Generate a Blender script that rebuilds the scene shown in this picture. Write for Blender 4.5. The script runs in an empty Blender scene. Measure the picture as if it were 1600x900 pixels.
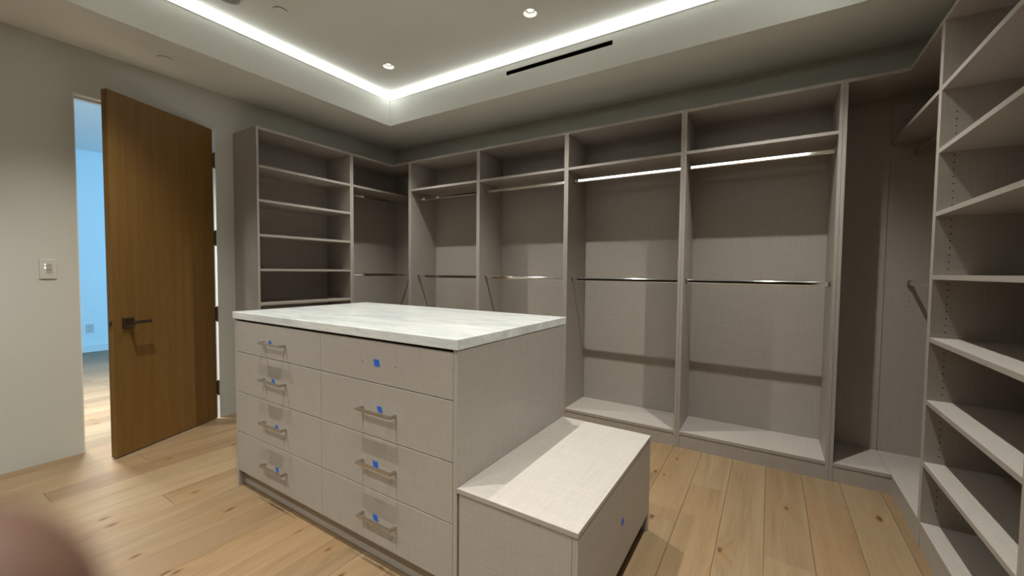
import bpy, bmesh, math, random
from mathutils import Matrix, Vector
random.seed(7)
S = bpy.context.scene
COL = S.collection

# ------------------------------------------------------------------ camera
F_PX = 640.1
YAW, PITCH, ROLL = 0.5622, -0.0407, 0.0099
CAM = Vector((3.9706, -2.7290, 1.2812))
fw = Vector((-math.sin(YAW) * math.cos(PITCH), math.cos(YAW) * math.cos(PITCH), math.sin(PITCH)))
rt0 = Vector((math.cos(YAW), math.sin(YAW), 0))
up0 = rt0.cross(fw)
rt = rt0 * math.cos(ROLL) + up0 * math.sin(ROLL)
up = up0 * math.cos(ROLL) - rt0 * math.sin(ROLL)
cd = bpy.data.cameras.new('camera')
cam = bpy.data.objects.new('camera', cd)
COL.objects.link(cam)
cd.sensor_width = 36.0
cd.sensor_fit = 'HORIZONTAL'
cd.lens = F_PX * 36.0 / 1600.0
cd.clip_start = 0.005
cd.dof.use_dof = True
cd.dof.focus_distance = 2.7
cd.dof.aperture_fstop = 3.8
M = Matrix.Identity(4)
for r in range(3):
    M[r][0], M[r][1], M[r][2], M[r][3] = rt[r], up[r], -fw[r], CAM[r]
cam.matrix_world = M
S.camera = cam

# ------------------------------------------------------------------ world, exposure
w = bpy.data.worlds.new('world')
S.world = w
w.use_nodes = True
w.node_tree.nodes['Background'].inputs[0].default_value = (0.5, 0.6, 0.8, 1)
w.node_tree.nodes['Background'].inputs[1].default_value = 0.0
S.view_settings.view_transform = 'Standard'
S.view_settings.look = 'None'
S.view_settings.gamma = 1
S.view_settings.exposure = 0.0
S.view_settings.use_curve_mapping = False

DOWNLIGHT_W = 204.0
DOWNLIGHT_COL = (0.985, 1.0, 0.95)
LED_STRENGTH = 7.0
LED_COL = (0.93, 1.0, 0.98)
# next room: added area lights, assumed cool daylight from its near side wall, assumed light near the doorway
def area(name, loc, rot, sx, sy, watts, colr, spread=math.pi):
    l = bpy.data.lights.new(name, 'AREA')
    l.shape = 'RECTANGLE'; l.size = sx; l.size_y = sy
    l.energy = watts; l.color = colr; l.spread = spread
    o = bpy.data.objects.new(name, l)
    COL.objects.link(o); o.location = loc; o.rotation_euler = rot
    return o
area('assumed_daylight', (-0.30, 1.9, 1.6), (0, math.radians(90), 0), 1.7, 2.0, 210, (0.09, 0.52, 1.0))  # bare blue area light for assumed daylight; no window is built
area('assumed_hall_light', (-1.15, -1.75, 3.0), (0, 0, 0), 0.5, 0.5, 150, (0.88, 0.97, 1.0), math.radians(105))  # added area light for an assumed ceiling source; no fixture is built

# ------------------------------------------------------------------ helpers
def box(bm, x0, x1, y0, y1, z0, z1):
    vs = [bm.verts.new((x, y, z)) for x in (x0, x1) for y in (y0, y1) for z in (z0, z1)]
    for f in ((0, 1, 3, 2), (4, 6, 7, 5), (0, 4, 5, 1), (2, 3, 7, 6), (0, 2, 6, 4), (1, 5, 7, 3)):
        bm.faces.new([vs[i] for i in f])

def boxes(*bs):
    bm = bmesh.new()
    for b in bs:
        box(bm, *b)
    return bm

def bevel(bm, off, seg=1):
    bmesh.ops.bevel(bm, geom=list(bm.edges), offset=off, segments=seg, affect='EDGES', profile=0.5)
    return bm

def lathe(prof, seg=24, axis='Z', loc=(0, 0, 0), bm=None, close=True):
    """prof: list of (r, h)"""
    bm = bm or bmesh.new()
    rings = []
    for r, h in prof:
        ring = []
        for k in range(seg):
            a = 2 * math.pi * k / seg
            c, s = r * math.cos(a), r * math.sin(a)
            p = {'Z': (c, s, h), 'X': (h, c, s), 'Y': (s, h, c)}[axis]
            ring.append(bm.verts.new((p[0] + loc[0], p[1] + loc[1], p[2] + loc[2])))
        rings.append(ring)
    for a, b in zip(rings, rings[1:]):
        for k in range(seg):
            bm.faces.new((a[k], a[(k + 1) % seg], b[(k + 1) % seg], b[k]))
    if close:
        bm.faces.new(rings[0][::-1]); bm.faces.new(rings[-1])
    return bm

def obj(name, bm, mat, parent=None, loc=(0, 0, 0), smooth=False, label=None):
    bmesh.ops.recalc_face_normals(bm, faces=bm.faces)
    me = bpy.data.meshes.new(name)
    bm.to_mesh(me); bm.free()
    if smooth:
        for p in me.polygons: p.use_smooth = True
    me.materials.append(mat)
    o = bpy.data.objects.new(name, me)
    COL.objects.link(o)
    o.location = loc
    if parent: o.parent = parent
    if label: o['label'] = label
    return o

def thing(name, label, cat, loc=(0, 0, 0), rz=0.0, group=None):
    o = bpy.data.objects.new(name, None)
    o.empty_display_size = 0.1
    COL.objects.link(o); o.location = loc; o.rotation_euler = (0, 0, rz)
    tag(o, label, cat, group)
    return o

def tag(o, label, cat, group=None):
    o['label'] = label; o['category'] = cat
    if group: o['group'] = group
    return o

def structure(o, label=None):
    o['kind'] = 'structure'
    if label: o['label'] = label
    return o

# ------------------------------------------------------------------ materials
def srgb(r, g, b):
    f = lambda c: (c / 12.92 if c <= 0.04045 else ((c + 0.055) / 1.055) ** 2.4)
    return (f(r / 255), f(g / 255), f(b / 255), 1)

class N:
    def __init__(s, name):
        s.m = bpy.data.materials.new(name); s.m.use_nodes = True
        s.t = s.m.node_tree; s.b = s.t.nodes['Principled BSDF']
        s.tc = None
    def n(s, t, **kw):
        nd = s.t.nodes.new(t)
        for k, v in kw.items(): setattr(nd, k, v)
        return nd
    def l(s, a, b): s.t.links.new(a, b)
    def co(s):
        if not s.tc: s.tc = s.n('ShaderNodeTexCoord')
        return s.tc.outputs['Object']
    def mapping(s, src, scale):
        m = s.n('ShaderNodeMapping'); m.inputs['Scale'].default_value = scale
        s.l(src, m.inputs['Vector']); return m.outputs[0]
    def noise(s, vec, scale=1.0, detail=3.0, rough=0.55, dist=0.0):
        n = s.n('ShaderNodeTexNoise'); s.l(vec, n.inputs['Vector'])
        n.inputs['Scale'].default_value = scale; n.inputs['Detail'].default_value = detail
        n.inputs['Roughness'].default_value = rough; n.inputs['Distortion'].default_value = dist
        return n.outputs['Fac']
    def math(s, op, a, b=None, clamp=False):
        n = s.n('ShaderNodeMath', operation=op, use_clamp=clamp)
        for i, v in enumerate((a, b)):
            if v is None: continue
            if isinstance(v, (int, float)): n.inputs[i].default_value = v
            else: s.l(v, n.inputs[i])
        return n.outputs[0]
    def ramp(s, fac, stops):
        r = s.n('ShaderNodeValToRGB'); s.l(fac, r.inputs[0])
        e = r.color_ramp.elements
        while len(e) > len(stops): e.remove(e[-1])
        while len(e) < len(stops): e.new(0.5)
        for x, (p, c) in zip(e, stops): x.position = p; x.color = c
        return r.outputs[0]
    def mix(s, fac, a, b, mode='MIX'):
        n = s.n('ShaderNodeMix', data_type='RGBA', blend_type=mode)
        for i, v in ((0, fac), (6, a), (7, b)):
            if isinstance(v, (int, float, tuple)): n.inputs[i].default_value = v
            else: s.l(v, n.inputs[i])
        return n.outputs[2]
    def color(s, v):
        if isinstance(v, tuple): s.b.inputs['Base Color'].default_value = v
        else: s.l(v, s.b.inputs['Base Color'])
    def set(s, rough=None, metal=None, spec=None):
        if rough is not None:
            if isinstance(rough, float): s.b.inputs['Roughness'].default_value = rough
            else: s.l(rough, s.b.inputs['Roughness'])
        if metal is not None: s.b.inputs['Metallic'].default_value = metal
        if spec is not None: s.b.inputs['Specular IOR Level'].default_value = spec
    def bump(s, h, strength=0.2, dist=0.001):
        b = s.n('ShaderNodeBump'); s.l(h, b.inputs['Height'])
        b.inputs['Strength'].default_value = strength; b.inputs['Distance'].default_value = dist
        s.l(b.outputs[0], s.b.inputs['Normal'])

def plain(name, c, rough=0.5, metal=0.0, spec=0.5):
    k = N(name); k.color(c); k.set(rough, metal, spec)
    nz = k.noise(k.co(), 60, 2)
    k.set(rough=k.math('ADD', k.math('MULTIPLY', nz, 0.08), rough - 0.04))
    return k.m

def emissive(name, c, strength):
    k = N(name); k.color(c); k.b.inputs['Emission Color'].default_value = c
    k.b.inputs['Emission Strength'].default_value = strength
    return k.m

def mk_paint(name, c, bump=0.15):
    k = N(name)
    nz = k.noise(k.co(), 90, 4, 0.6)
    big = k.noise(k.co(), 1.3, 2)
    d = tuple(x * 0.96 for x in c[:3]) + (1,)
    k.color(k.mix(big, c, d)); k.set(0.75, 0.0, 0.25); k.bump(nz, bump, 0.0015)
    return k.m

def mk_linen(name, c):
    """woven linen print: fine threads in both directions, with slubs"""
    k = N(name); v = k.co()
    tot = None
    for sc in ((14, 380, 380), (380, 14, 380), (380, 380, 14)):
        a = k.noise(k.mapping(v, sc), 1.0, 2, 0.6)
        tot = a if tot is None else k.math('ADD', tot, a)
    slub = None
    for sc in ((5, 150, 150), (150, 5, 150), (150, 150, 5)):
        a = k.noise(k.mapping(v, sc), 1.0, 1, 0.5)
        slub = a if slub is None else k.math('ADD', slub, a)
    f = k.math('ADD', k.math('MULTIPLY', tot, 0.5), k.math('MULTIPLY', slub, 0.5))
    f = k.math('MULTIPLY', f, 1 / 3.0)
    lo = tuple(x * 0.88 for x in c[:3]) + (1,)
    hi = tuple(min(1, x * 1.10) for x in c[:3]) + (1,)
    k.color(k.ramp(f, [(0.38, lo), (0.62, hi)]))
    k.set(0.42, 0.0, 0.5); k.bump(tot, 0.04, 0.0004)
    return k.m

def mk_oak(name):
    k = N(name)
    oi = k.n('ShaderNodeObjectInfo')
    off = k.n('ShaderNodeVectorMath', operation='ADD')
    k.l(k.co(), off.inputs[0])
    cx = k.n('ShaderNodeCombineXYZ')
    for i, mlt in enumerate((37.0, 61.0, 23.0)): k.l(k.math('MULTIPLY', oi.outputs['Random'], mlt), cx.inputs[i])
    k.l(cx.outputs[0], off.inputs[1])
    v = off.outputs[0]
    # knots: sparse stretched cells
    vor = k.n('ShaderNodeTexVoronoi'); vor.inputs['Scale'].default_value = 1.0; vor.voronoi_dimensions = '2D'
    k.l(k.mapping(v, (3.6, 1.6, 1.0)), vor.inputs['Vector'])
    kd = vor.outputs['Distance']
    warp = k.noise(k.mapping(v, (9, 5, 9)), 1.0, 3)
    kd2 = k.math('ADD', kd, k.math('MULTIPLY', k.math('SUBTRACT', warp, 0.5), 0.10))
    knot = k.ramp(kd2, [(0.015, (1, 1, 1, 1)), (0.055, (0, 0, 0, 1))])
    halo = k.ramp(kd2, [(0.03, (1, 1, 1, 1)), (0.24, (0, 0, 0, 1))])
    # grain flowing round the knots
    flow = k.n('ShaderNodeVectorMath', operation='ADD'); k.l(v, flow.inputs[0])
    fx = k.n('ShaderNodeCombineXYZ'); k.l(k.math('MULTIPLY', halo, 0.05), fx.inputs[0]); k.l(fx.outputs[0], flow.inputs[1])
    fv = flow.outputs[0]
    g1 = k.noise(k.mapping(fv, (16, 0.9, 16)), 1.0, 4, 0.6, 0.6)
    g2 = k.noise(k.mapping(fv, (120, 3.0, 120)), 1.0, 3, 0.6)
    blot = k.noise(k.mapping(v, (5, 2.2, 5)), 1.0, 2)
    g = k.math('ADD', k.math('MULTIPLY', g1, 0.62), k.math('MULTIPLY', g2, 0.38))
    c = k.ramp(g, [(0.30, srgb(108, 90, 68)), (0.47, srgb(131, 113, 89)), (0.62, srgb(140, 123, 98)), (0.75, srgb(152, 136, 112))])
    c = k.mix(k.math('MULTIPLY', blot, 0.45), c, srgb(126, 104, 77))
    tint = k.ramp(oi.outputs['Random'], [(0, srgb(228, 214, 200)), (0.5, srgb(255, 250, 240)), (1, srgb(244, 226, 206))])
    c = k.mix(1.0, c, tint, 'MULTIPLY')
    st = k.noise(k.mapping(fv, (26, 1.3, 26)), 1.0, 2)
    stm = k.ramp(st, [(0.655, (0, 0, 0, 1)), (0.74, (1, 1, 1, 1))])
    c = k.mix(k.math('MULTIPLY', stm, 0.45), c, srgb(118, 84, 48))
    c = k.mix(k.math('MULTIPLY', halo, 0.22), c, srgb(140, 98, 54))
    c = k.mix(k.math('MULTIPLY', knot, 0.85), c, srgb(62, 42, 26))
    k.color(c); k.set(0.42, 0.0, 0.4)
    k.bump(g, 0.10, 0.0006)
    return k.m

def mk_veneer():
    k = N('oak_veneer'); v = k.co()
    g1 = k.noise(k.mapping(v, (26, 26, 0.9)), 1.0, 4, 0.6, 0.4)
    g2 = k.noise(k.mapping(v, (190, 190, 5)), 1.0, 2)
    leaf = k.noise(k.mapping(v, (3.0, 0.1, 0.02)), 1.0, 1)
    g = k.math('ADD', k.math('MULTIPLY', g1, 0.55), k.math('MULTIPLY', g2, 0.45))
    c = k.ramp(g, [(0.33, srgb(102, 74, 33)), (0.5, srgb(113, 83, 38)), (0.68, srgb(125, 94, 46))])
    c = k.mix(k.math('MULTIPLY', leaf, 0.35), c, srgb(114, 80, 34))
    k.color(c); k.set(0.48, 0.0, 0.35); k.bump(g, 0.06, 0.0005)
    return k.m

def mk_marble():
    k = N('white_marble'); v = k.co()
    soft = k.noise(k.mapping(v, (1.1, 4.2, 4.2)), 1.0, 5, 0.6, 1.2)
    vein = k.noise(k.mapping(v, (1.6, 9.0, 9.0)), 1.0, 6, 0.62, 2.0)
    band = k.noise(k.mapping(v, (2.5, 24.0, 2.0)), 1.0, 4, 0.6, 0.8)
    c = k.ramp(soft, [(0.32, srgb(192, 194, 191)), (0.48, srgb(216, 217, 213)), (0.65, srgb(226, 225, 220))])
    vm = k.ramp(k.math('ABSOLUTE', k.math('SUBTRACT', vein, 0.5)), [(0.0, (1, 1, 1, 1)), (0.05, (0, 0, 0, 1))])
    c = k.mix(k.math('MULTIPLY', vm, 0.32), c, srgb(166, 168, 166))
    bm_ = k.ramp(band, [(0.56, (0, 0, 0, 1)), (0.70, (1, 1, 1, 1))])
    c = k.mix(k.math('MULTIPLY', bm_, 0.30), c, srgb(186, 178, 160))
    k.color(c); k.set(0.10, 0.0, 0.5)
    return k.m

def mk_metal(name, c, rough, brush=None):
    k = N(name); k.color(c); k.set(rough, 1.0)
    if brush:
        nz = k.noise(k.mapping(k.co(), brush), 1.0, 2)
        k.set(rough=k.math('ADD', k.math('MULTIPLY', nz, 0.2), rough - 0.1))
    return k.m

WALL = mk_paint('wall_paint', srgb(196, 195, 187))
CEIL = mk_paint('ceiling_paint', srgb(222, 221, 214), 0.08)
TRIMW = mk_paint('white_trim_paint', srgb(222, 220, 214), 0.03)
HALLW = mk_paint('hall_wall_paint', srgb(228, 228, 226))
PASSAGE_SHADE = mk_paint('passage_shade_paint', srgb(84, 76, 66))  # shade of an unlit space put into the paint for dark rod reflections
LINEN = mk_linen('linen_laminate', srgb(161, 152.5, 143.5))
OAK = mk_oak('oak_floor')
SUB = plain('dark_subfloor', srgb(70, 52, 34), 0.8)
VENEER = mk_veneer()
MARBLE = mk_marble()
CHROME = mk_metal('polished_chrome', (0.86, 0.86, 0.85, 1), 0.07)
NICKEL = mk_metal('brushed_nickel', (0.50, 0.47, 0.43, 1), 0.30, (8, 400, 400))
BRONZE = mk_metal('dark_bronze', (0.17, 0.13, 0.10, 1), 0.32, (60, 60, 60))
STEEL = mk_metal('dull_steel', (0.42, 0.40, 0.36, 1), 0.35, (90, 90, 90))
DARK = plain('dark_gap', srgb(28, 24, 20), 0.8, 0.0, 0.2)
BLACK = plain('black_vent', srgb(10, 10, 10), 0.7, 0.0, 0.2)
TAPE = plain('blue_tape', srgb(28, 92, 190), 0.6)
PLASTIC = plain('white_plastic', srgb(196, 193, 184), 0.45)
BUTTON = plain('keypad_button', srgb(176, 168, 154), 0.45)
GREYP = plain('grey_plastic', srgb(150, 148, 142), 0.55)
REFL = plain('white_reflector', srgb(235, 235, 230), 0.35)
LED = emissive('led_diffuser', LED_COL + (1,), LED_STRENGTH)
BULB = emissive('lamp_face', (1.0, 0.97, 0.90, 1), 30.0)
INDIC = emissive('indicator_light', (1.0, 0.95, 0.85, 1), 2.5)
ALU = mk_metal('aluminium_profile', (0.75, 0.75, 0.74, 1), 0.4)

# ------------------------------------------------------------------ setting dimensions
XW, YB, YN = 4.992, 0.840, -4.25           # right wall, back wall, near wall
ZS, ZC = 2.755, 3.065                      # soffit, tray ceiling
TX0, TX1, TY0, TY1 = 0.625, 4.367, -3.60, 0.199
DY0, DY1, DH = -1.941, -1.120, 2.440       # doorway
WT = 0.13
HX0, HY0, HY1 = -4.70, -3.2, 3.2           # the next room

# floor with planks
fl = structure(obj('floor', boxes((HX0, XW, HY0, HY1, -0.06, -0.0125), (0, XW, YN, HY0, -0.06, -0.0125)), SUB), 'wide plank oak floor')
PW, PX = 0.1925, 3.79
ENDS = {3.5975: -0.06, 3.9825: -0.587, 3.405: -0.53, 1.0950: -1.86, 0.5175: -2.217, 3.79: -1.35, 4.175: 0.12, 3.2125: -0.05, 1.2875: -2.55}
def planks():
    k0 = math.floor((HX0 - PX) / PW)
    k1 = math.ceil((XW - PX) / PW)
    for k in range(k0, k1):
        xa, xb = PX + k * PW, PX + (k + 1) * PW
        xa, xb = max(xa, HX0), min(xb, XW)
        if xb - xa < 0.01: continue
        ylo, yhi = (YN, 0.46) if xb > -0.02 else (-2.7, 0.3)
        e = None
        for key, val in ENDS.items():
            if abs(key - xa) < 0.02: e = val
        L = random.choice((1.8, 1.95, 2.1))
        if e is None: e = -0.4 - random.random() * 1.7
        y = e + math.ceil((ylo - e) / L - 1) * L
        while y < yhi:
            a, b = max(y, ylo), min(y + L, yhi)
            if b - a > 0.02:
                g = 0.0006
                hx_, hy_ = (xb - xa) / 2 - g, (b - a) / 2 - g
                bm = boxes((-hx_, hx_, -hy_, hy_, -0.012, 0.0))
                top = [ed for ed in bm.edges if all(vv.co.z > -0.001 for vv in ed.verts)]
                bmesh.ops.bevel(bm, geom=top, offset=0.0011, segments=1, affect='EDGES')
                obj('plank', bm, OAK, fl, ((xa + xb) / 2, (a + b) / 2, 0))
            y += L
planks()

# walls (left wall has the doorway)
structure(obj('wall_left', boxes((-WT, 0, YN, DY0 - 0.005, 0, ZC), (-WT, 0, DY1 + 0.005, YB, 0, ZC),
                                 (-WT, 0, DY0 - 0.005, DY1 + 0.005, DH + 0.005, ZC)), WALL), 'off white plaster wall with the doorway')
structure(obj('wall_back', boxes((-WT, XW + WT, YB, YB + WT, 0, ZC)), WALL), 'off white wall above the hanging cabinets')
structure(obj('wall_right', boxes((XW, XW + WT, YN, YB, 0, ZC)), WALL))
structure(obj('wall_near', boxes((-WT, 0.3, YN - WT, YN, 0, ZC), (4.6, XW + WT, YN - WT, YN, 0, ZC), (0.3, 4.6, YN - WT, YN, 2.45, ZC)), WALL), 'wall behind the viewer with an added wide opening to an invented dark passage')
structure(obj('wall_added_passage', boxes((-WT, XW + WT, YN - 2.6, YN - 2.5, 0, ZC), (-WT, 0, YN - 2.5, YN - WT, 0, ZC), (XW, XW + WT, YN - 2.5, YN - WT, 0, ZC)), PASSAGE_SHADE))  # added passage shell behind the viewer: darkens rod reflections, cuts bounce light
structure(obj('ceiling', boxes((-WT, XW + WT, YN - 2.6, YN - WT, 2.75, 2.85)), PASSAGE_SHADE))
structure(obj('floor', boxes((-WT, XW + WT, YN - 2.6, YN, -0.06, -0.001)), SUB))

# ceiling: lower soffit ring, tray faces, upper tray ceiling with holes for the downlights
VX0, VX1, VZ0, VZ1 = 2.048, 2.960, 2.918, 2.952
R_RIM = 0.047
LX = (1.08, 2.51, 3.94)
LYS = (-0.21, -2.05, -3.19)
bm = bmesh.new()
for q in ((0, TX0, YN, YB), (TX1, XW, YN, YB), (TX0, TX1, YN, TY0)):
    structure(obj('ceiling', boxes(q + (ZS, ZC + 0.12)), CEIL), 'lower ceiling border around the lit tray')
box(bm, TX0, TX1, TY1 + 0.09, YB, ZS, ZC + 0.12)
for a in ((TX0, VX0, ZS, ZC + 0.12), (VX1, TX1, ZS, ZC + 0.12), (VX0, VX1, ZS, VZ0), (VX0, VX1, VZ1, ZC + 0.12)):
    box(bm, a[0], a[1], TY1, TY1 + 0.09, a[2], a[3])
structure(obj('ceiling', bm, CEIL), 'lower ceiling border around the lit tray')
bm = bmesh.new()
xs = sorted([TX0, TX1] + [x + s * 0.12 for x in LX for s in (-1, 1)])
ys = sorted([TY0, TY1] + [y + s * 0.12 for y in LYS for s in (-1, 1)])
for i in range(len(xs) - 1):
    for j in range(len(ys) - 1):
        x0, x1, y0, y1 = xs[i], xs[i + 1], ys[j], ys[j + 1]
        cx, cy = (x0 + x1) / 2, (y0 + y1) / 2
        if any(abs(cx - x) < 1e-4 for x in LX) and any(abs(cy - y) < 1e-4 for y in LYS):
            seg = 32
            inn, out = [], []
            for k in range(seg):
                a = 2 * math.pi * (k + 0.5) / seg
                c, s = math.cos(a), math.sin(a)
                m_ = 0.12 / max(abs(c), abs(s))
                inn.append(bm.verts.new((cx + R_RIM * c, cy + R_RIM * s, ZC)))
                out.append(bm.verts.new((cx + m_ * c, cy + m_ * s, ZC)))
            cor = {}
            for k in range(seg):
                n_ = (k + 1) % seg
                bm.faces.new((inn[k], inn[n_], out[n_], out[k]))
            for q in range(4):
                ka = [3, 11, 19, 27][q]
                sx_, sy_ = ((1, 1), (-1, 1), (-1, -1), (1, -1))[q]
                cv = bm.verts.new((cx + 0.12 * sx_, cy + 0.12 * sy_, ZC))
                bm.faces.new((out[ka], out[(ka + 1) % seg], cv))
        else:
            bm.faces.new([bm.verts.new(p) for p in ((x0, y0, ZC), (x1, y0, ZC), (x1, y1, ZC), (x0, y1, ZC))])
up_c = structure(obj('ceiling', bm, CEIL), 'upper tray ceiling')
structure(obj('ceiling', boxes((-WT, XW + WT, YN - WT, YB + WT, ZC + 0.12, ZC + 0.18)), CEIL))

# next room shell
structure(obj('wall_far_left', boxes((HX0 - 0.1, HX0, HY0, HY1, 0, 3.05)), HALLW), 'pale wall of the next room, blue with daylight')
structure(obj('wall_hall_side', boxes((HX0, -WT, HY1, HY1 + 0.1, 0, 3.05), (HX0, -WT, HY0 - 0.1, HY0, 0, 3.05), (-WT - 0.02, -WT, YB, HY1, 0, 3.05)), HALLW))
structure(obj('ceiling', boxes((HX0 + 0.03, -WT, HY0, HY1, 3.02, 3.10), (HX0, HX0 + 0.03, HY0, HY1, 3.05, 3.10)), HALLW), 'ceiling of the next room')
structure(obj('baseboard_far_left', boxes((HX0, HX0 + 0.014, HY0, HY1, 0, 0.098)), TRIMW), 'tall flat baseboard in the next room')

# door lining with stop
bm = boxes((-WT - 0.002, 0.001, DY0 - 0.005, DY0, 0, DH + 0.005), (-WT - 0.002, 0.001, DY1, DY1 + 0.005, 0, DH + 0.005),
           (-WT - 0.002, 0.001, DY0, DY1, DH, DH + 0.005),
           (-0.095, -0.055, DY0, DY0 + 0.012, 0, DH), (-0.095, -0.055, DY1 - 0.012, DY1, 0, DH), (-0.095, -0.055, DY0, DY1, DH - 0.012, DH))
tr = structure(obj('trim_1', bm, TRIMW), 'white flush door lining')
obj('strike_plate', boxes((-0.038, -0.008, DY0, DY0 + 0.0015, 0.86, 0.93)), BRONZE, tr)

# door
PIV = Vector((0.008, -1.131, 0))
free = Vector((0.318, -1.852, 0))
e = (free - PIV); LEN = e.length
ang = math.atan2(e.y, e.x)
dbm = boxes((0.010, LEN, -0.0500, -0.0055, 0.007, 2.434)); bevel(dbm, 0.0012)
door = structure(obj('door_1', dbm, VENEER, None, PIV), 'brown oak veneer door standing ajar')
door.rotation_euler = (0, 0, ang)
for zc_ in (2.183, 1.536, 0.896, 0.264):
    hb = lathe([(0.0075, -0.057), (0.0075, 0.057)], 12, 'Z', (0, 0, zc_))
    lathe([(0.004, 0.057), (0.009, 0.059), (0.009, 0.063), (0.003, 0.066)], 12, 'Z', (0, 0, zc_), hb)
    lathe([(0.003, -0.066), (0.009, -0.063), (0.009, -0.059), (0.004, -0.057)], 12, 'Z', (0, 0, zc_), hb)
    box(hb, 0.0, 0.0055, -0.040, -0.004, zc_ - 0.057, zc_ + 0.057)
    obj('hinge', hb, BRONZE, door, label='dark bronze butt hinge')
lp = boxes((LEN, LEN + 0.0012, -0.040, -0.015, 0.875, 0.935), (LEN, LEN + 0.009, -0.033, -0.022, 0.897, 0.914))
obj('latch', lp, BRONZE, door)
hu, hz = LEN - 0.090, 0.906
rose = bevel(boxes((hu - 0.035, hu + 0.035, -0.0055, 0.0045, hz - 0.035, hz + 0.035)), 0.001)
ro = obj('door_handle', rose, BRONZE, door, label='dark bronze lever handle on a square rose')
lv = lathe([(0.010, 0.0045), (0.010, 0.045)], 16, 'Y', (hu, 0, hz + 0.003))
obj('neck', lv, BRONZE, ro, smooth=False)
lb = bevel(boxes((hu - 0.112, hu + 0.012, 0.043, 0.057, hz - 0.008, hz + 0.014)), 0.0015)
obj('lever', lb, BRONZE, ro)

# ------------------------------------------------------------------ LED strips in the tray
led = thing('led_strip', 'glowing white linear light strip around the top of the ceiling tray', 'light strip', (TX0, TY1, ZC))
def led_run(p0, p1, inward):
    """triangular corner profile: back on tray face, top on the ceiling, lit face looking down and inward"""
    a, b = Vector(p0), Vector(p1); n = Vector(inward)
    h, d = 0.036, 0.017
    bm = bmesh.new()
    vs = []
    for p, s_ in ((a, 1), (b, -1)):
        along = (b - a).normalized() * s_
        base = p - Vector((TX0, TY1, ZC))
        vs.append([bm.verts.new(base + n * q + along * q + Vector((0, 0, z))) for q, z in ((0.0015, -h), (d, -h), (d, -0.001), (0.0015, -0.001))])
    for i in range(4):
        j = (i + 1) % 4
        bm.faces.new((vs[0][i], vs[0][j], vs[1][j], vs[1][i]))
    bm.faces.new(vs[0]); bm.faces.new(vs[1][::-1])
    obj('diffuser', bm, LED, led)
    h = 0.060
    lip = bmesh.new()
    x0, x1 = sorted((a.x, b.x)); y0, y1 = sorted((a.y, b.y))
    if n.x: x0, x1 = sorted((a.x, a.x + n.x * 0.003))
    else: y0, y1 = sorted((a.y, a.y + n.y * 0.003))
    box(lip, x0 - TX0, x1 - TX0, y0 - TY1, y1 - TY1, -h - 0.002, -h)
    obj('profile_edge', lip, ALU, led)
led_run((TX0, TY1, ZC), (TX1, TY1, ZC), (0, -1, 0))
led_run((TX0, TY0, ZC), (TX0, TY1, ZC), (1, 0, 0))
led_run((TX1, TY0, ZC), (TX1, TY1, ZC), (-1, 0, 0))
led_run((TX0, TY0, ZC), (TX1, TY0, ZC), (0, 1, 0))

# downlights
def downlight():
    t = thing('recessed_downlight', '', 'downlight', (0, 0, 0), 0, 'recessed downlights in the tray ceiling')
    obj('reflector', lathe([(R_RIM, 0.0), (R_RIM - 0.002, 0.003), (0.036, 0.014), (0.025, 0.024)], 32, close=False), REFL, t, smooth=True)
    obj('lamp_ring', lathe([(0.0252, 0.024), (0.0215, 0.021), (0.0205, 0.026)], 32, close=False), DARK, t, smooth=True)
    obj('lamp', lathe([(0.0205, 0.0245), (0.0205, 0.030)], 32), BULB, t)
    l = bpy.data.lights.new('lamp_light', 'SPOT')
    l.energy = DOWNLIGHT_W; l.color = DOWNLIGHT_COL
    l.spot_size = math.radians(94); l.spot_blend = 1.0; l.shadow_soft_size = 0.012
    lo = bpy.data.objects.new('lamp_light', l); COL.objects.link(lo); lo.location = (0, 0, 0.018); lo.parent = t
    return t
DL_LABEL = {
    (0, 0): 'small round recessed downlight nearest the inside corner of the glowing tray',
    (1, 0): 'small round recessed downlight in the tray just left of the black slot vent',
    (2, 0): 'recessed downlight in the tray ceiling toward the right end of the back wall',
    (0, 1): 'recessed downlight in the tray ceiling above the floor by the door',
    (1, 1): 'recessed downlight in the tray ceiling over the front of the island',
    (2, 1): 'recessed downlight in the tray ceiling in front of the right shelf tower',
    (0, 2): 'recessed downlight in the near left corner of the tray, behind the viewer',
    (1, 2): 'recessed downlight in the middle of the near tray edge, behind the viewer',
    (2, 2): 'recessed downlight in the near right corner of the tray, behind the viewer'}
proto = downlight()
for j, y in enumerate(LYS):
    for i, x in enumerate(LX):
        if (i, j) == (0, 0): o = proto
        else:
            o = proto.copy(); COL.objects.link(o)
            for ch in list(proto.children):
                c = ch.copy(); COL.objects.link(c); c.parent = o
        o.location = (x, y, ZC); o['label'] = DL_LABEL[(i, j)]

# slot vent in the tray face
vt = thing('slot_vent', 'long thin black linear air vent slot in the tray face', 'vent', (VX0, TY1, VZ0))
obj('vent_box', boxes((0.001, VX1 - VX0 - 0.001, 0.035, 0.085, 0.001, VZ1 - VZ0 - 0.001)), BLACK, vt)
obj('frame', boxes((0.0005, VX1 - VX0 - 0.0005, 0.002, 0.035, 0.0005, 0.003), (0.0005, VX1 - VX0 - 0.0005, 0.002, 0.035, VZ1 - VZ0 - 0.003, VZ1 - VZ0 - 0.0005),
                   (0.0005, 0.003, 0.002, 0.035, 0.003, VZ1 - VZ0 - 0.003), (VX1 - VX0 - 0.003, VX1 - VX0 - 0.0005, 0.002, 0.035, 0.003, VZ1 - VZ0 - 0.003)), BLACK, vt)
obj('blade', boxes((0.004, VX1 - VX0 - 0.004, 0.012, 0.034, 0.016, 0.018)), BLACK, vt)

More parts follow.
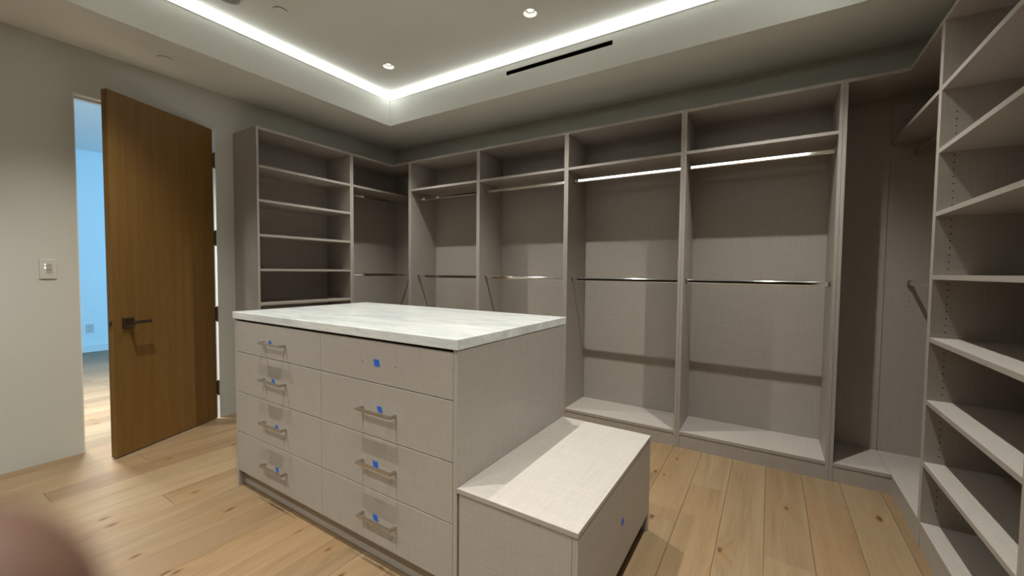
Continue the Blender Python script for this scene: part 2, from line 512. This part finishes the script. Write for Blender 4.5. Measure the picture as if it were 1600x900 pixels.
# ceiling discs
def disc(name, label, cat, x, y, z, r, mat, drop=0.009):
    t = thing(name, label, cat, (x, y, z))
    obj('cover', lathe([(r * 0.93, -drop), (r, -drop + 0.001), (r, -drop + 0.0035), (r * 0.9, -drop + 0.0035)], 40), mat, t)
    obj('cup', lathe([(r * 0.985, -0.0035), (r * 0.985, 0.0)], 40), DARK, t)
    return t
disc('sprinkler_cover', 'round white sprinkler cover plate on the tray ceiling above the left light strip', 'sprinkler', 1.052, -1.135, ZC, 0.046, CEIL)
disc('sprinkler_cover', 'round cover plate on the lower ceiling border above the door', 'sprinkler', 0.313, -1.545, ZS, 0.047, CEIL, 0.0065)
t = thing('smoke_detector', 'round grey ceiling fixture cut off by the top edge of the photo', 'detector', (0.945, -1.405, ZC))
obj('base', lathe([(0.075, -0.012), (0.075, 0)], 40), GREYP, t)
obj('body', lathe([(0.045, -0.040), (0.062, -0.036), (0.068, -0.026), (0.070, -0.012)], 40), GREYP, t)

# keypad on left wall
kp = thing('wall_keypad', 'white square keypad with small buttons on the wall left of the door', 'light switch', (0, -2.084, 1.266))
obj('plate', bevel(boxes((0, 0.007, -0.038, 0.038, -0.063, 0.063)), 0.0012), PLASTIC, kp)
for k in range(6):
    z = 0.030 - k * 0.0105
    obj('button', bevel(boxes((0.007, 0.0092, -0.008, 0.018, z - 0.004, z + 0.004)), 0.0006), BUTTON, kp)
for z in (0.030, 0.013, 0.006):
    obj('indicator', boxes((0.007, 0.0088, -0.0150, -0.0105, z - 0.0022, z + 0.0022)), INDIC, kp)

# outlet in the next room
ol = thing('wall_outlet', 'white duplex outlet low on the blue wall of the next room', 'outlet', (HX0, -0.916, 0.356))
obj('plate', bevel(boxes((0, 0.006, -0.042, 0.042, -0.064, 0.064)), 0.001), PLASTIC, ol)
for z in (-0.024, 0.024):
    s_ = obj('socket', bevel(boxes((0.006, 0.0085, -0.018, 0.018, z - 0.016, z + 0.016)), 0.001), PLASTIC, ol)
    obj('slot', boxes((0.0085, 0.0092, -0.009, -0.006, z - 0.006, z + 0.007), (0.0085, 0.0092, 0.006, 0.009, z - 0.006, z + 0.007)), DARK, s_)

# ------------------------------------------------------------------ cabinets
XF, YF, XR, ZT = 0.391, 0.438, 4.601, 2.446
T, TS = 0.0205, 0.019
BASE = 0.118
SHELF_Z = (0.409, 0.702, 0.994, 1.283, 1.571, 1.857, 2.138)     # tops

def rod(parent, axis, a, b, u, v):
    """oval hanging rod along local axis ('X' or 'Y') from a to b; u: other horizontal, v: centre height"""
    bm = bmesh.new()
    seg = 32; rings = []
    for h in (a + 0.001, b - 0.001):
        ring = []
        for k in range(seg):
            t_ = 2 * math.pi * (k + 0.5) / seg
            p, q = 0.0075 * math.cos(t_), 0.0075 * math.sin(t_) + (0.0075 if math.sin(t_) > 0 else -0.0075)
            ring.append(bm.verts.new((h, u + p, v + q) if axis == 'X' else (u + p, h, v + q)))
        rings.append(ring)
    for k in range(seg):
        bm.faces.new((rings[0][k], rings[0][(k + 1) % seg], rings[1][(k + 1) % seg], rings[1][k]))
    bm.faces.new(rings[0][::-1]); bm.faces.new(rings[1])
    r = obj('hanging_rod', bm, CHROME, parent, label='polished chrome hanging rod')
    for h0, h1 in ((a + 0.0002, a + 0.014), (b - 0.014, b - 0.0002)):
        bm = bmesh.new()
        end = h0 if h0 < (a + b) / 2 else h1 - 0.003
        if axis == 'X':
            box(bm, h0, h1, u - 0.0115, u + 0.0115, v - 0.020, v - 0.0152)
            box(bm, h0, h1, u - 0.0115, u - 0.0085, v - 0.0152, v + 0.012)
            box(bm, h0, h1, u + 0.0085, u + 0.0115, v - 0.0152, v + 0.012)
            box(bm, end, end + 0.003, u - 0.0115, u + 0.0115, v - 0.020, v + 0.022)
        else:
            box(bm, u - 0.0115, u + 0.0115, h0, h1, v - 0.020, v - 0.0152)
            box(bm, u - 0.0115, u - 0.0085, h0, h1, v - 0.0152, v + 0.012)
            box(bm, u + 0.0085, u + 0.0115, h0, h1, v - 0.0152, v + 0.012)
            box(bm, u - 0.0115, u + 0.0115, end, end + 0.003, v - 0.020, v + 0.022)
        obj('rod_bracket', bm, STEEL, r)
    return r

def pins(parent, x, face, y, zs):
    """row of tiny shelf pin holes as dark dots on a panel face; face = +1 / -1 direction along local X"""
    bm = bmesh.new()
    for z in zs:
        lathe([(0.0029, 0.0), (0.0029, 0.0004 * face)], 8, 'X', (x, y, z), bm)
    o = obj('pin_holes', bm, DARK, parent); o['kind'] = 'stuff'
    return o

def unit(name, label, loc, rz, wd, shelves=(), rods=(), group=None, holes=False, cat='cabinet', DEP=0.3895):
    t = thing(name, label, cat, loc, rz, group)
    g = 0.0004
    sl = obj('side_panel', bevel(boxes((g, TS, 0, DEP, 0, ZT)), 0.0007), LINEN, t)
    sr = obj('side_panel', bevel(boxes((wd - TS, wd - g, 0, DEP, 0, ZT)), 0.0007), LINEN, t)
    obj('top_panel', boxes((TS, wd - TS, 0.0006, DEP - 0.007, ZT - T - 0.0005, ZT - 0.0005)), LINEN, t)
    obj('bottom_panel', boxes((TS, wd - TS, 0.0006, DEP - 0.007, BASE - T, BASE)), LINEN, t)
    obj('toe_board', boxes((TS + g, wd - TS - g, 0.0030, 0.019, 0.0, BASE - T - 0.0015)), LINEN, t)
    obj('back_panel', boxes((TS, wd - TS, DEP - 0.007, DEP, 0.0, ZT)), LINEN, t)
    for z in shelves:
        obj('shelf', boxes((TS + g, wd - TS - g, 0.0008, DEP - 0.0075, z - T, z)), LINEN, t)
    for z in rods:
        rod(t, 'X', TS, wd - TS, 0.112, z)
    if holes:
        zs = []
        edges = [BASE] + list(shelves)
        z = 0.19
        while z < 2.02:
            if all(not (s - T - 0.014 < z < s + 0.012) for s in edges): zs.append(z)
            z += 0.032
        pins(sl, TS, 1, 0.052, zs)
        pins(sr, wd - TS, -1, 0.052, zs)
    return t

# left shelf unit beside the door
R90 = math.radians(90)
lu = unit('shelf_cabinet', 'tall grey linen open shelf cabinet on the left wall beside the door', (XF, -0.985, 0), R90, 0.902, SHELF_Z)
caps = bmesh.new()
for y_, z_ in ((0.36, 2.425), (0.20, 2.430), (0.035, 2.432), (0.345, 1.90), (0.18, 2.05)):
    lathe([(0.0035, 0.0004), (0.0035, -0.0004)], 10, 'X', (0, y_, z_), caps)
cp = obj('screw_caps', caps, DARK, lu); cp['kind'] = 'stuff'

# four hanging bays on the back wall
DX = (0.664, 1.5815, 2.5015, 3.4190, 4.3130)
BAY = ('grey linen double hanging cabinet nearest the left corner of the back wall',
       'grey linen double hanging cabinet second from the left corner, behind the marble island',
       'grey linen double hanging cabinet just right of the island, third from the left corner',
       'widest looking grey linen hanging cabinet on the back wall, before the dark right corner')
for k in range(4):
    unit('hanging_cabinet', BAY[k], (DX[k], YF, 0), 0, DX[k + 1] - DX[k], (2.150,), (2.056, 1.220), 'double hanging cabinets on the back wall', DEP=0.400)

# right shelf towers
unit('shelf_cabinet', 'tall open shelf cabinet at the right edge of the photo, with pin holes', (XR, -0.083, 0), -R90, 0.902, SHELF_Z, (), None, True)
unit('shelf_cabinet', 'next shelf cabinet along the right wall, nearest the viewer and almost out of frame', (XR, -0.986, 0), -R90, 0.902, SHELF_Z)

def corner(mirror, label):
    """L-shaped corner hanging unit. Built as the left one; mirror = True puts it in the right corner."""
    t = thing('corner_cabinet', label, 'cabinet', (XW if mirror else 0.0, YB, 0))
    mx = (lambda x: -x) if mirror else (lambda x: x)
    def b(name, x0, x1, y0, y1, z0, z1, bev=False):
        xa, xb = sorted((mx(x0), mx(x1)))
        bm = boxes((xa, xb, y0 - YB, y1 - YB, z0, z1))
        if bev: bevel(bm, 0.0007)
        return obj(name, bm, LINEN, t)
    y0 = -0.0825                       # end of the neighbouring unit
    xe = 0.6785 if mirror else 0.6635   # end of the first hanging bay
    b('side_panel', 0.0005, XF, y0, y0 + TS, 0, ZT, True)
    b('side_panel', xe - TS, xe, YF, YB - 0.002, 0, ZT, True)
    # leg along the side wall
    b('top_panel', 0.008, XF - 0.0006, y0 + TS, YB - 0.008, ZT - T - 0.0005, ZT - 0.0005)
    b('bottom_panel', 0.008, XF - 0.0006, y0 + TS, YB - 0.008, BASE - T, BASE)
    b('toe_board', XF - 0.019, XF - 0.003, y0 + TS, YF + 0.003, 0, BASE - T - 0.0015)
    b('back_panel', 0.001, 0.008, y0 + TS, YB - 0.001, 0, ZT)
    b('back_panel', 0.008, XF - 0.0015, YB - 0.008, YB - 0.001, 0, ZT)
    b('shelf', 0.009, XF - 0.0008, y0 + TS, YB - 0.0085, 2.138 - T, 2.138)
    # return leg along the back wall
    b('top_panel', XF + 0.0004, xe - TS, YF + 0.0006, YB - 0.008, ZT - T - 0.0005, ZT - 0.0005)
    b('bottom_panel', XF + 0.0008, xe - TS, YF + 0.0006, YB - 0.008, BASE - T, BASE)
    b('toe_board', XF - 0.0025, xe - TS, YF + 0.003, YF + 0.019, 0, BASE - T - 0.0015)
    b('back_panel', XF + 0.0015, xe - TS, YB - 0.008, YB - 0.001, 0, ZT)
    for z in (2.060, 1.227):
        rod(t, 'Y', y0 + TS - YB, -0.008, mx(XF - 0.1225), z)
    # pin holes under the low rod end
    bm = bmesh.new()
    for z in (1.180, 1.147, 1.1145, 1.082):
        lathe([(0.0027, -0.0080), (0.0027, -0.0085)], 8, 'Y', (mx(XF - 0.1245), 0, z), bm)
    o = obj('pin_holes', bm, DARK, t); o['kind'] = 'stuff'
    return t
corner(False, 'dark corner hanging cabinet between the left shelf cabinet and the back wall')
corner(True, 'dark open corner hanging cabinet between the back wall and the right shelf cabinet')

# ------------------------------------------------------------------ island
IX0, IX1, IY0, IY1 = 1.334, 3.012, -1.577, -0.660
isl = thing('island_cabinet', 'grey linen island drawer cabinet under the white marble top', 'cabinet', (IX0, IY0, 0))
def ib(name, x0, x1, y0, y1, z0, z1, mat=LINEN, bev=0.0008):
    bm = boxes((x0 - IX0, x1 - IX0, y0 - IY0, y1 - IY0, z0, z1))
    if bev: bevel(bm, bev)
    return obj(name, bm, mat, isl)
CTZ = 0.990
ib('side_panel', IX0, IX0 + 0.020, IY0, IY1, 0, CTZ)
ib('side_panel', IX1 - 0.019, IX1, IY0, IY1, 0, CTZ)
ib('back_panel', IX0 + 0.020, IX1 - 0.019, IY1 - 0.019, IY1, 0, CTZ)
ib('carcass', IX0 + 0.021, IX1 - 0.020, IY0 + 0.0225, IY1 - 0.020, 0.099, CTZ - 0.001, DARK, 0)
ib('toe_board', IX0 + 0.0205, IX1 - 0.0195, IY0 + 0.034, IY0 + 0.050, 0.004, 0.0975)
COLS = ((IX0 + 0.0215, 2.1715), (2.1735, IX1 - 0.0205))
ROWS = ((0.8015, 0.9790), (0.5670, 0.7980), (0.3315, 0.5635), (0.0980, 0.3280))
for ci, (xa, xb) in enumerate(COLS):
    for ri, (za, zb) in enumerate(ROWS):
        d = ib('drawer', xa, xb, IY0, IY0 + 0.0205, za, zb)
        xm, zm = (xa + xb) / 2 - IX0, (za + min(zb, 0.967)) / 2
        if (ci, ri) == (1, 0):
            bm = bmesh.new()
            for s in (-1, 1): lathe([(0.0028, 0.0), (0.0028, -0.0004)], 10, 'Y', (xm + s * 0.1025, 0, zm), bm)
            obj('screw_hole', bm, DARK, d, label='two empty handle screw holes')
        else:
            bm = bmesh.new()
            box(bm, xm - 0.108, xm + 0.108, -0.036, -0.026, zm - 0.0055, zm + 0.0055)
            for s in (-1, 1): box(bm, xm + s * 0.1025 - 0.0055, xm + s * 0.1025 + 0.0055, -0.026, 0.0, zm - 0.0055, zm + 0.0055)
            obj('handle', bm, NICKEL, d, label='brushed nickel square bar handle')

top = bevel(boxes((-0.8495, 0.8495, -0.468, 0.468, 0, 0.040)), 0.0022, 2)
ct = obj('marble_countertop', top, MARBLE, None, (2.1655, -1.1125, CTZ))
tag(ct, 'white marble slab with soft grey veins on top of the island', 'countertop')

# bench at the end of the island
BX0, BX1, BY0, BY1, BZ = 3.0135, 3.494, -1.577, -0.672, 0.477
be = thing('bench', 'low grey linen bench box against the end of the island', 'bench', (BX0, BY0, 0))
def bb(name, x0, x1, y0, y1, z0, z1, mat=LINEN, bev=0.0008):
    bm = boxes((x0 - BX0, x1 - BX0, y0 - BY0, y1 - BY0, z0, z1))
    if bev: bevel(bm, bev)
    return obj(name, bm, mat, be)
bb('seat_panel', BX0, BX1 + 0.001, BY0 - 0.001, BY1, BZ - 0.019, BZ)
bb('end_panel', BX0 + 0.008, BX1 - 0.0205, BY0 + 0.001, BY0 + 0.020, 0, BZ - 0.0225)
bb('end_panel', BX0 + 0.008, BX1 - 0.001, BY1 - 0.020, BY1 - 0.001, 0, BZ - 0.0225)
bb('drawer', BX1 - 0.0195, BX1, BY0 + 0.001, BY1 - 0.0215, 0.0925, BZ - 0.0225)
bb('carcass', BX0 + 0.009, BX1 - 0.022, BY0 + 0.021, BY1 - 0.021, 0.0945, BZ - 0.0195, DARK, 0)
bb('toe_board', BX1 - 0.050, BX1 - 0.034, BY0 + 0.021, BY1 - 0.021, 0.004, 0.092)

# pieces of blue painter's tape on the drawers
def tape(label, x, z, a=0.0, s=0.030, y=IY0, skew=0.008):
    bm = bmesh.new()
    h = s / 2
    pts = [(-h - skew / 2, 0.8 * h), (h - skew / 2, 0.9 * h), (h + skew / 2, -0.8 * h), (-h + skew / 2, -0.9 * h)]
    rot = lambda p: (p[0] * math.cos(a) - p[1] * math.sin(a), p[0] * math.sin(a) + p[1] * math.cos(a))
    ring = [[bm.verts.new((rot(p)[0], yy, rot(p)[1])) for p in pts] for yy in (-0.0002, -0.0009)]
    bm.faces.new(ring[0]); bm.faces.new(ring[1][::-1])
    for i in range(4):
        j = (i + 1) % 4
        bm.faces.new((ring[0][i], ring[0][j], ring[1][j], ring[1][i]))
    return tag(obj('tape_piece', bm, TAPE, None, (x, y, z)), label, 'tape', "pieces of blue painter's tape on the island")
tape('blue tape square on the handleless top right island drawer, between two screw holes', 2.572, 0.888, -0.05, 0.034)
tape('blue tape square above the handle of the second right island drawer', 2.590, 0.692, -0.06, 0.028)
tape('blue tape square behind the handle of the third right island drawer', 2.562, 0.447, -0.05, 0.032)
tape('blue tape square above the handle of the bottom right island drawer', 2.560, 0.213, -0.05, 0.030)
tape('scrap of blue tape behind the handle of the top left island drawer', 1.722, 0.885, 0.0, 0.026)
tape('scrap of blue tape behind the handle of the second left island drawer', 1.748, 0.682, 0.0, 0.026)
tape('scrap of blue tape behind the handle of the third left island drawer', 1.778, 0.440, 0.0, 0.026)
tape('blue tape square above the handle of the bottom left island drawer', 1.776, 0.211, 0.0, 0.026)
tb = tape('blue tape square on the front of the low bench drawer', 0, 0, 0.0, 0.030, 0, 0.004)
tb.location = (BX1, -1.1155, 0.272); tb.rotation_euler = (0, 0, R90)

# ------------------------------------------------------------------ photographer's fingertip at the lens
def finger():
    k = N('skin')
    nz = k.noise(k.co(), 260, 3)
    k.color(k.mix(nz, srgb(86, 60, 46), srgb(74, 50, 38))); k.set(0.55, 0.0, 0.4)
    k.b.inputs['Subsurface Weight'].default_value = 0.15
    k.b.inputs['Subsurface Radius'].default_value = (0.004, 0.0015, 0.0008)
    k.bump(nz, 0.15, 0.0003)
    d = 0.032
    tipc = CAM + (fw + rt * ((-172 - 800) / F_PX) - up * ((1062 - 450) / F_PX)) * d
    ax = (-rt * 0.62 - up * 0.78 + fw * 0.10).normalized()          # from tip back towards the knuckles
    side = ax.cross(fw).normalized(); nrm = side.cross(ax).normalized()
    R = 260 / F_PX * d
    prof = [(-1.0, 0.05), (-0.97, 0.25), (-0.9, 0.44), (-0.8, 0.6), (-0.64, 0.77), (-0.45, 0.89), (-0.25, 0.97), (0.1, 1.0), (0.9, 1.02), (1.6, 1.06), (1.9, 1.09),
            (2.2, 1.06), (3.0, 1.05), (3.8, 1.12), (4.2, 1.15), (4.6, 1.12), (5.6, 1.15), (6.4, 1.2), (6.6, 1.0)]
    bm = bmesh.new(); rings = []
    for t_, r_ in prof:
        bend = -nrm * (max(0, t_ - 1.9) ** 2) * 0.035 * R
        c = ax * (t_ * R) + bend
        rings.append([bm.verts.new(c + (side * math.cos(q) * 1.0 + nrm * math.sin(q) * 0.9) * (r_ * R)) for q in [2 * math.pi * i / 24 for i in range(24)]])
    for a, b in zip(rings, rings[1:]):
        for i in range(24): bm.faces.new((a[i], a[(i + 1) % 24], b[(i + 1) % 24], b[i]))
    bm.faces.new(rings[0]); bm.faces.new(rings[-1][::-1])
    o = obj('finger', bm, k.m, None, tipc, smooth=True)
    tag(o, 'blurred fingertip of the person taking the photo, in the lower left corner', 'finger')
    nb = bmesh.new(); grid = []; nrm = -nrm
    for i in range(7):
        t_ = -0.75 + i * 0.2
        row = []
        for j in range(7):
            q = math.radians(90 + (j - 3) * 14)
            rr = (0.80 if i == 0 else (0.93 if i == 1 else 1.0)) * 1.03
            row.append(nb.verts.new(ax * (t_ * R) + (side * math.cos(q) + nrm * math.sin(q) * 0.9) * (rr * R)))
        grid.append(row)
    for i in range(6):
        for j in range(6): nb.faces.new((grid[i][j], grid[i][j + 1], grid[i + 1][j + 1], grid[i + 1][j]))
    obj('fingernail', nb, plain('nail', srgb(205, 165, 150), 0.3), o, smooth=True)
finger()
